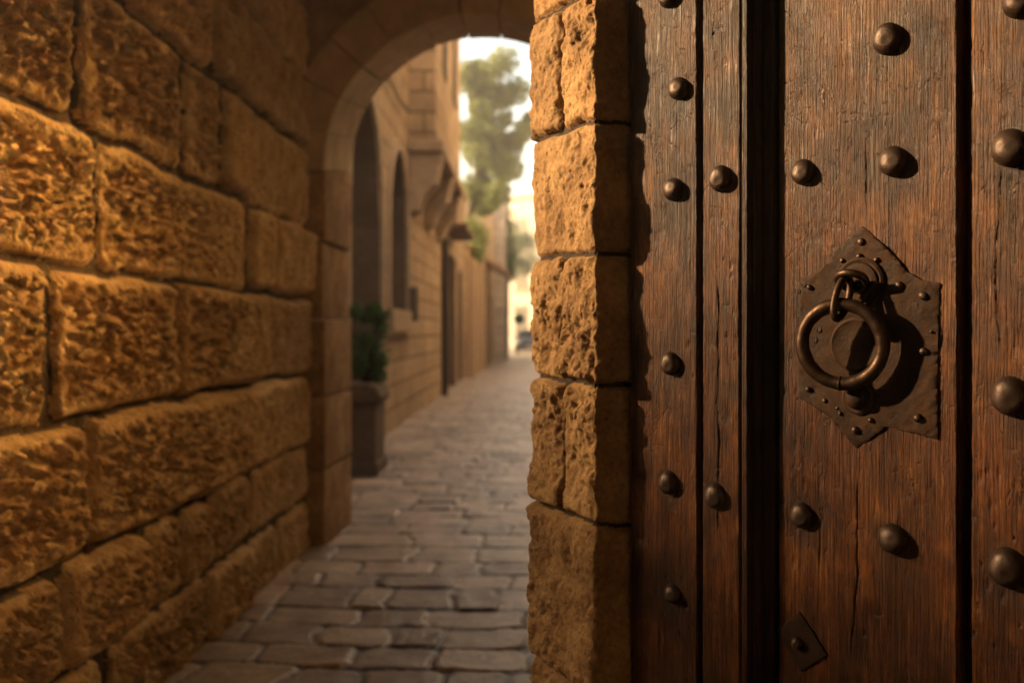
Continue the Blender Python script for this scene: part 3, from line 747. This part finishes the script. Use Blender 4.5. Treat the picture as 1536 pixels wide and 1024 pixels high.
def house(name, label, x, y0, y1, z1, ops, mat, deep=5.0, side=1, roof=False):
    """side=+1: facade looks to +X (left of the lane); side=-1: looks to -X"""
    t = empty(name, (x, (y0 + y1) / 2, 0), label=label, cat='house', group='stone houses lining the lane')
    yc = (y0 + y1) / 2
    if side < 0: t.rotation_euler.z = math.pi
    flip = (lambda v: v) if side > 0 else (lambda v: v)
    L = (y1 - y0) / 2
    oo = [(a - yc, b - yc, zb, zs, k) for (a, b, zb, zs, k) in ops] if side > 0 else [(yc - b, yc - a, zb, zs, k) for (a, b, zb, zs, k) in ops]
    rvm = [MB() for _ in oo]; mb = facade(MB(), 0, -L, L, 0, z1, oo, rv=rvm)
    mb.add([(0, -L, 0), (-deep, -L, 0), (-deep, -L, z1), (0, -L, z1), (0, L, 0), (-deep, L, 0), (-deep, L, z1), (0, L, z1)], [(1, 0, 3, 2), (4, 5, 6, 7), (5, 1, 2, 6), (3, 7, 6, 2)])
    wo = mb.build('wall', mat, t)
    for r_ in rvm: r_.build('reveal', M['dark_trim'], wo)  # shade of the recess is put into the reveal colour
    MB().box(-.42, .07, -L, L, z1 + .002, z1 + .16).build('cornice', M['trim'], t, bevel=.02)
    for (a, b, zb, zs, k) in oo:
        d = .68; top = zs + ((b - a) / 2 * 1.25 if k == 'arch' else 0)
        nm, mt = ('door', M['door_far']) if zb < .3 else ('window', M['glass'])
        p = MB().box(-d - .04, -d + .02, a - .02, b + .02, zb, top + .02).build(nm, mt, t)
        if zb < .3:
            q = MB()
            for i in range(3): 
                yy = a + (b - a) * (i + .5) / 3; q.box(-d + .021, -d + .045, yy - (b - a) / 8, yy + (b - a) / 8, .25, zs - .1)
            q.build('door_panel', M['door_far'], p, bevel=.006)
        else:
            q = MB().box(-d + .021, -d + .05, (a + b) / 2 - .02, (a + b) / 2 + .02, zb, top)
            for zz in (zb + (top - zb) * .35, zb + (top - zb) * .68): q.box(-d + .021, -d + .045, a, b, zz - .015, zz + .015)
            q.build('frame', M['door_far'], p)
            MB().box(-.3, .10, a - .10, b + .10, zb - .30, zb - .003).build('sill', M['trim'], t, bevel=.012)
    return t

h1 = house('stone_house', 'tall ochre stone house with arched doorway and corbelled bay just past the archway', -1.82, 6.92, 20.8, 8.8,
           [(9.95, 12.15, 0.02, 2.6, 'arch'), (12.85, 14.75, 1.64, 2.65, 'arch')], M['facade'])
HC = (6.92 + 20.8) / 2
def arch_trim(t, yc, a, b, zb, zs, wd=.2, px=.05, mat=None):
    mb = MB(); c, r = (a + b) / 2 - yc, (b - a) / 2; n = 16
    o_, i_ = [], []
    for k in range(n + 1):
        an = math.pi * k / n; i_.append((c + r * math.cos(an), zs + 1.25 * r * math.sin(an))); o_.append((c + (r + wd) * math.cos(an), zs + (1.25 * r + wd) * math.sin(an)))
    i_ = [(c + r, zb)] + i_ + [(c - r, zb)]; o_ = [(c + r + wd, zb)] + o_ + [(c - r - wd, zb)]
    m = len(i_)
    vs = [(x, *p) for x in (.003, px) for row in (i_, o_) for p in row]
    fs = []
    for k in range(m - 1):
        fs += [(2 * m + k, 3 * m + k, 3 * m + k + 1, 2 * m + k + 1), (k, 2 * m + k, 2 * m + k + 1, k + 1), (m + k, m + k + 1, 3 * m + k + 1, 3 * m + k)]
    mb.add(vs, fs).build('arch_surround', mat or M['trim'], t)
arch_trim(h1, HC, 9.95, 12.15, 0.02, 2.6); arch_trim(h1, HC, 12.85, 14.75, 1.64, 2.65, .16)
# corbelled bay (local y = world - HC, local x = world + 1.82)
bay = MB().box(.002, .40, 15.2 - HC, 20.6 - HC, 4.25, 8.78).build('bay', M['facade'], h1)
for i in range(2): MB().box(.401, .43, 2.6 + i * 2.2, 3.2 + i * 2.2, 5.6, 7.4).build('bay_window', M['door_far'], bay)
mb = MB().box(.002, .52, 15.1 - HC, 20.7 - HC, 4.08, 4.245)
for yy in (15.2, 17.4, 19.6):
    y_ = yy - HC
    mb.prism([(.002, 3.15), (.14, 3.2), (.22, 3.42), (.40, 3.62), (.44, 3.85), (.50, 4.076), (.002, 4.076)], y_, y_ + .6, 'y')
mb.build('corbel', M['trim'], h1, bevel=.02)
MB().tube([(.09, 20.6 - HC, 0), (.09, 20.6 - HC, 4.2)], .06, 8).build('drainpipe', M['door_far'], h1, smooth=True)
MB().box(.003, .10, 6.9 - 0, 7.06, 2.4, 3.1).build('plaque', M['plaster'], h1)

MB().tube([(.05, -6.5 + 1.2 * i, 4.55 - .05 * (i % 2)) for i in range(7)], .018, 6).build('cable', M['door_far'], h1)
MB().box(.003, .16, .9, 1.2, 1.5, 2.0).build('meter_box', M['planter'], h1, bevel=.01)
h2 = house('stone_house', 'low brown stone house with dark recessed doorways behind the corbelled bay', -1.80, 21.0, 28.0, 5.0,
           [(22.3, 24.4, .02, 3.1, 'sq'), (25.4, 26.8, .02, 2.9, 'sq')], M['facade_brown'])
MB().box(.003, .5, -3.2, -.6, 3.5, 3.66).build('door_canopy', M['dark_trim'], h2, bevel=.03)
wl_ = empty('courtyard_wall', (-1.72, 31, 0), label='stone courtyard wall under the olive tree with a gate pier', cat='wall')
MB().box(-.3, 0, -2.98, 2.95, 0, 3.7).build('wall_body', M['facade'], wl_); MB().box(-.36, .06, -2.98, 2.95, 3.702, 3.85).build('coping', M['trim'], wl_, bevel=.02)
for y_ in (-2.6, .3, 2.5): MB().box(.002, .22, y_ - .25, y_ + .25, 0, 3.4).build('buttress', M['trim'], wl_, bevel=.03)
h3 = house('stone_house', 'mid lane stone house with awnings over its doorways', -1.50, 34.0, 42.5, 6.4,
           [(35.0, 36.8, .02, 2.6, 'arch'), (38.4, 40.2, .02, 2.7, 'sq'), (36.2, 37.2, 4.0, 5.2, 'sq')], M['facade'])
for y_ in (-2.6, .9):
    MB().prism([(.003, 3.95), (.003, 3.8), (.8, 3.35), (.8, 3.45)], y_ - 1.1, y_ + 1.1, 'y').build('awning', M['canvas'], h3)
h4 = house('stone_house', 'far stone house with creeper near the parked car', -1.05, 43.0, 54.0, 7.6,
           [(44.5, 46.2, .02, 2.6, 'arch'), (49.0, 50.6, .02, 2.7, 'sq'), (46.6, 47.8, 4.2, 5.6, 'sq')], M['facade_pale'])
hend = empty('stone_house', (-.5, 70, 0), R(-45), label='pale sunlit building closing the end of the lane', cat='house')
MB().box(-12, 12, 0, 8, 0, 10.6).build('wall', M['facade_pale'], hend)
MB().box(-12.2, 12.2, -.2, 8.2, 10.603, 10.9).build('cornice', M['trim'], hend)
for i in range(5):
    for k in range(3):
        a = -9 + i * 4.2
        wi = MB().box(a, a + 1.2, -.03, -.003, 1.2 + k * 3.1, 3.1 + k * 3.1).build('window', M['glass'], hend)
        MB().box(a - .15, a + 1.35, -.12, -.031, 1.0 + k * 3.1, 1.195 + k * 3.1).build('sill', M['trim'], wi)
# the right side of the lane (mostly hidden behind the pier)
house('stone_house', 'sunlit stone house on the right side of the lane hidden by the pier', 2.0, 6.92, 26.0, 12.5,
      [(9, 10.5, .02, 2.6, 'arch'), (13, 14.4, 1.4, 3.0, 'sq'), (18, 19.6, .02, 2.6, 'arch'), (21, 22.2, 4.5, 6.0, 'sq')], M['facade_pale'], side=-1)
house('stone_house', 'second pale stone house on the right side of the lane', 2.1, 26.2, 52.0, 9.0,
      [(29, 30.5, .02, 2.6, 'arch'), (34, 35.4, 1.4, 3.0, 'sq'), (41, 42.6, .02, 2.6, 'arch')], M['facade_pale'], side=-1)
# house added out of view on the left, its roof edge shades the foot of the door
SX = -30.0
def shade_house():
    t = empty('stone_house', (SX, 0, 0), label='added unseen house on the left whose roof edge shades the door', cat='house')
    MB().box(-6, 0, -14, 14, 0, SHZ).build('wall', M['facade'], t)
    MB().box(-6.1, .12, -14.1, 14.1, SHZ + .003, SHZ + .14).build('cornice', M['trim'], t)

# ------------------------------------------------------------------ planter, shrub, tree, creepers
def leaves_mesh(name, centers, rads, n, size, seed, squash=1.0):
    rn = np.random.default_rng(seed); C_ = np.array(centers); Rr = np.array(rads); k = rn.integers(0, len(C_), n)
    d = rn.normal(size=(n, 3)); d /= np.linalg.norm(d, axis=1)[:, None]
    rr = rn.random(n) ** .45
    p = C_[k] + d * (rr * Rr[k])[:, None] * np.array([1, 1, squash])
    a = rn.normal(size=(n, 3)); a /= np.linalg.norm(a, axis=1)[:, None]
    b = np.cross(a, rn.normal(size=(n, 3))); b /= np.linalg.norm(b, axis=1)[:, None]
    s = size * (.6 + .8 * rn.random(n))[:, None]
    V = np.stack([p - a * s, p + b * s * .38, p + a * s, p - b * s * .38], 1).reshape(-1, 3)
    me = bpy.data.meshes.new(name); me.from_pydata(V.tolist(), [], np.arange(4 * n).reshape(n, 4).tolist())
    at = me.attributes.new('tone', 'FLOAT', 'POINT')
    tv = np.repeat(np.clip(.25 + .5 * rn.random(n) + .25 * rn.random(len(C_))[k], 0, 1), 4); at.data.foreach_set('value', tv.astype(np.float32))
    return me
pl = empty('stone_planter', (-1.60, 9.45, 0), label='square weathered stone planter with thick rim against the house', cat='planter')
MB().prism([(-.19, -.30), (.19, -.30), (.19, .30), (-.19, .30)], .02, .68).build('planter_body', M['planter'], pl, bevel=.015)
MB().prism([(-.215, .683), (.225, .683), (.245, .74), (.205, .83), (.15, .86), (-.15, .86), (-.215, .83)], -.335, .335, 'y').build('rim', M['planter'], pl, bevel=.02)
MB().box(-.205, .215, -.325, .325, 0.021, .13).build('plinth', M['planter'], pl, bevel=.01)
sh = empty('shrub', (-1.56, 9.45, .86), label='dark green leafy shrub growing in the stone planter', cat='shrub')
rn = random.Random(11); cs, rs = [], []
for i in range(30):
    a, q = rn.uniform(0, 6.28), rn.random() ** .5 * .17
    cs.append((q * math.cos(a), q * math.sin(a) * 1.3, rn.uniform(.06, .72))); rs.append(rn.uniform(.07, .13) * (1.0 if cs[-1][2] < .55 else .7))
link('foliage', leaves_mesh('foliage', cs, rs, 5200, .021, 4), M['leaf2'], sh)
mb = MB()
for i in range(7): c = cs[i * 4]; mb.tube([(0, 0, -.02), (c[0] * .4, c[1] * .4, c[2] * .5), c], [.012, .008, .004], 6)
mb.build('stem', M['bark'], sh)

def tree(x, y, cx, cz, rx, rz, label, n, seed, name='olive_tree'):
    t = empty(name, (x, y, 0), label=label, cat='tree'); rn = random.Random(seed)
    mb = MB(); top = Vector((cx - x, 0, cz)); base = Vector((0, 0, 0)); fork = Vector(((cx - x) * .55, .1, cz * .62))
    mb.tube([base, Vector((.05, .05, fork.z * .5)), fork, fork.lerp(top, .6), top], [.2, .16, .12, .08, .03], 10)
    cs, rs = [], []
    for i in range(46):
        while True:
            p = Vector((rn.uniform(-1, 1), rn.uniform(-1, 1), rn.uniform(-1, 1)))
            if p.length < 1: break
        wz = 1 - .35 * max(0, p.z)
        c = Vector((top.x + p.x * rx * wz, p.y * rx, cz + p.z * rz)); cs.append(tuple(c)); rs.append(rn.uniform(.2, .5) * rx / 1.2)
        if i % 2 == 0: st = fork.lerp(top, rn.random()); mb.tube([st, st.lerp(c, .5) + Vector((0, 0, -.1)), c], [.045, .03, .012], 6)
    mb.build('trunk', M['bark'], t, smooth=True)
    link('crown', leaves_mesh('crown', cs, rs, n, .085, seed), M['leaf'], t)
    return t
tree(-2.75, 31, -1.15, 7.7, 1.25, 2.5, 'olive tree with a tall airy crown leaning over the lane', 24000, 3)
tree(-1.9, 60, -.9, 6.2, 1.7, 1.6, 'small far tree in front of the pale end building', 6000, 8)
def creeper(x, y, z, ry, rz, label, n, seed):
    t = empty('creeper', (x, y, 0), label=label, cat='climbing plant', group='creepers on the lane walls'); rn = random.Random(seed)
    cs = [(rn.uniform(.02, .25), rn.uniform(-ry, ry), z + rn.uniform(-rz, rz)) for _ in range(26)]
    link('foliage', leaves_mesh('foliage', cs, [rn.uniform(.15, .35) for _ in cs], n, .06, seed), M['leaf'], t)
    mb = MB(); mb.tube([(.03, 0, 0), (.05, .1, z * .5), (.03, -.1, z)], [.03, .025, .012], 6)
    for c in cs[::4]: mb.tube([(.03, -.1, z - rz * .5), c], [.015, .006], 5)
    mb.build('stem', M['bark'], t)
creeper(-1.70, 30.4, 4.0, 1.6, .5, 'green creeper spilling over the courtyard wall coping', 2600, 21)
creeper(-1.04, 47.0, 5.2, 2.6, 1.3, 'creeper hanging on the far pale house', 3400, 22)

# ------------------------------------------------------------------ parked car at the end of the lane
def car():
    t = empty('parked_car', (.1, 57.6, .02), label='dark parked car at the far end of the lane', cat='car')
    prof = [(-.05, .28), (-.02, .62), (.15, .78), (1.0, .92), (1.55, 1.38), (3.0, 1.42), (3.75, .98), (4.1, .92), (4.15, .3), (3.7, .2), (.4, .2)]
    mb = MB(); vs = []
    for sx in (-1, 1):
        for (y_, z_) in prof: vs.append((sx * (.84 if z_ < 1 else .66), y_, z_))
    n = len(prof)
    mb.add(vs, [tuple(range(n)), tuple(range(2 * n - 1, n - 1, -1))] + [(i, n + i, n + (i + 1) % n, (i + 1) % n) for i in range(n)])
    b = mb.build('body', M['car'], t, bevel=.05, smooth=True)
    MB().add([(-.66, .965, 1.0), (.66, .965, 1.0), (.58, 1.46, 1.36), (-.58, 1.46, 1.36)], [(0, 1, 2, 3)]).build('windscreen', M['glass'], t)
    for sx in (-1, 1):
        MB().box(sx * .7 - .13, sx * .7 + .13, -.07, .05, .58, .72).build('headlight', M['lamp_glass'], t, bevel=.02)
        for y_ in (.75, 3.35):
            w_ = MB().lathe([(.31, -.1), (.32, 0), (.31, .1), (.2, .11)], 20, Matrix.Translation((sx * .78, y_, .31)) @ Matrix.Rotation(R(90), 4, 'Y')).build('wheel', M['tyre'], t, smooth=True)
            MB().lathe([(.19, -.02), (.18, .03), (.05, .04)], 14, Matrix.Translation((sx * .89, y_, .31)) @ Matrix.Rotation(R(90 * sx), 4, 'Y')).build('rim', M['chrome'], w_, smooth=True)
        MB().box(sx * .92 - .08, sx * .92 + .08, 1.15, 1.25, .92, 1.05).build('mirror', M['car'], t, bevel=.02)
    MB().box(-.25, .25, -.085, -.055, .36, .46).build('number_plate', M['plaster'], t)
car()
sg = empty('street_sign', (-1.04, 50.5, 0), label='small round green sign on a bracket above the parked car', cat='sign')
MB().lathe([(.27, -.03), (.27, .03), (.24, .035)], 24, Matrix.Translation((.55, 0, 1.95)) @ Matrix.Rotation(R(90), 4, 'X')).build('sign_disc', M['green'], sg, smooth=True)
MB().tube([(0, 0, 2.3), (.55, 0, 2.3), (.55, 0, 2.2)], .02, 6).build('bracket', M['door_far'], sg)

# ------------------------------------------------------------------ HAZE
hz = MB().box(-40, 12, -16, 90, -1.7, 16).build('haze', None); tag(hz, kind='stuff')
hm = bpy.data.materials.new('lane_haze'); hm.use_nodes = True; hn = hm.node_tree; hn.nodes.clear()
ho = hn.nodes.new('ShaderNodeOutputMaterial'); hv = hn.nodes.new('ShaderNodeVolumePrincipled'); hn.links.new(hv.outputs[0], ho.inputs['Volume'])
hv.inputs['Color'].default_value = (1, .95, .88, 1); hv.inputs['Density'].default_value = .0075; hv.inputs['Anisotropy'].default_value = .3
hz.data.materials.append(hm)
# ------------------------------------------------------------------ LIGHT
s = Vector((1.0, -.15, -.37)).normalized()
SHZ = 12.3
shade_house()
sun = bpy.data.lights.new('Sun', 'SUN'); sun.energy = 5.0; sun.angle = R(1.5); sun.color = (1.0, .70, .38)
so = bpy.data.objects.new('Sun', sun); COL.objects.link(so); so.rotation_euler = s.to_track_quat('-Z', 'Y').to_euler()
W = bpy.data.worlds.new('World'); SC.world = W; W.use_nodes = True
nt = W.node_tree; bg = nt.nodes['Background']; sk = nt.nodes.new('ShaderNodeTexSky'); sk.sky_type = 'NISHITA'; sk.sun_disc = False
sk.sun_elevation = math.asin(-s.z); sk.sun_rotation = math.atan2(-s.x, -s.y); sk.dust_density = 3.0; sk.air_density = 1.0; sk.ozone_density = .6
nt.links.new(sk.outputs[0], bg.inputs[0]); bg.inputs[1].default_value = .15
mxw = nt.nodes.new('ShaderNodeMix'); mxw.data_type = 'RGBA'; mxw.blend_type = 'MULTIPLY'; mxw.inputs[0].default_value = 1; mxw.inputs[7].default_value = (1.0, .89, .72, 1)
nt.links.new(sk.outputs[0], mxw.inputs[6]); nt.links.new(mxw.outputs[2], bg.inputs[0])

# ------------------------------------------------------------------ CAMERA
cam = bpy.data.cameras.new('Camera'); co = bpy.data.objects.new('Camera', cam); COL.objects.link(co)
co.location = (0, 0, H); co.rotation_euler = (R(90), 0, 0)
cam.sensor_width = 36; cam.lens = 36 * F / 1536; cam.shift_x = -(CX - 768) / 1536; cam.shift_y = -(512 - CY) / 1536
cam.clip_start = .05; cam.clip_end = 600
cam.dof.use_dof = True; cam.dof.focus_distance = 1.56; cam.dof.aperture_fstop = 35e-3 * F / 1493 / .0112
SC.camera = co
SC.view_settings.view_transform = 'Standard'; SC.view_settings.look = 'None'; SC.view_settings.exposure = 2.2; SC.view_settings.gamma = 1
SC.cycles.use_denoising = True
SC.cycles.max_bounces = 8; SC.cycles.diffuse_bounces = 5
SC.cycles.sample_clamp_indirect = 0
SC.cycles.blur_glossy = 0.1
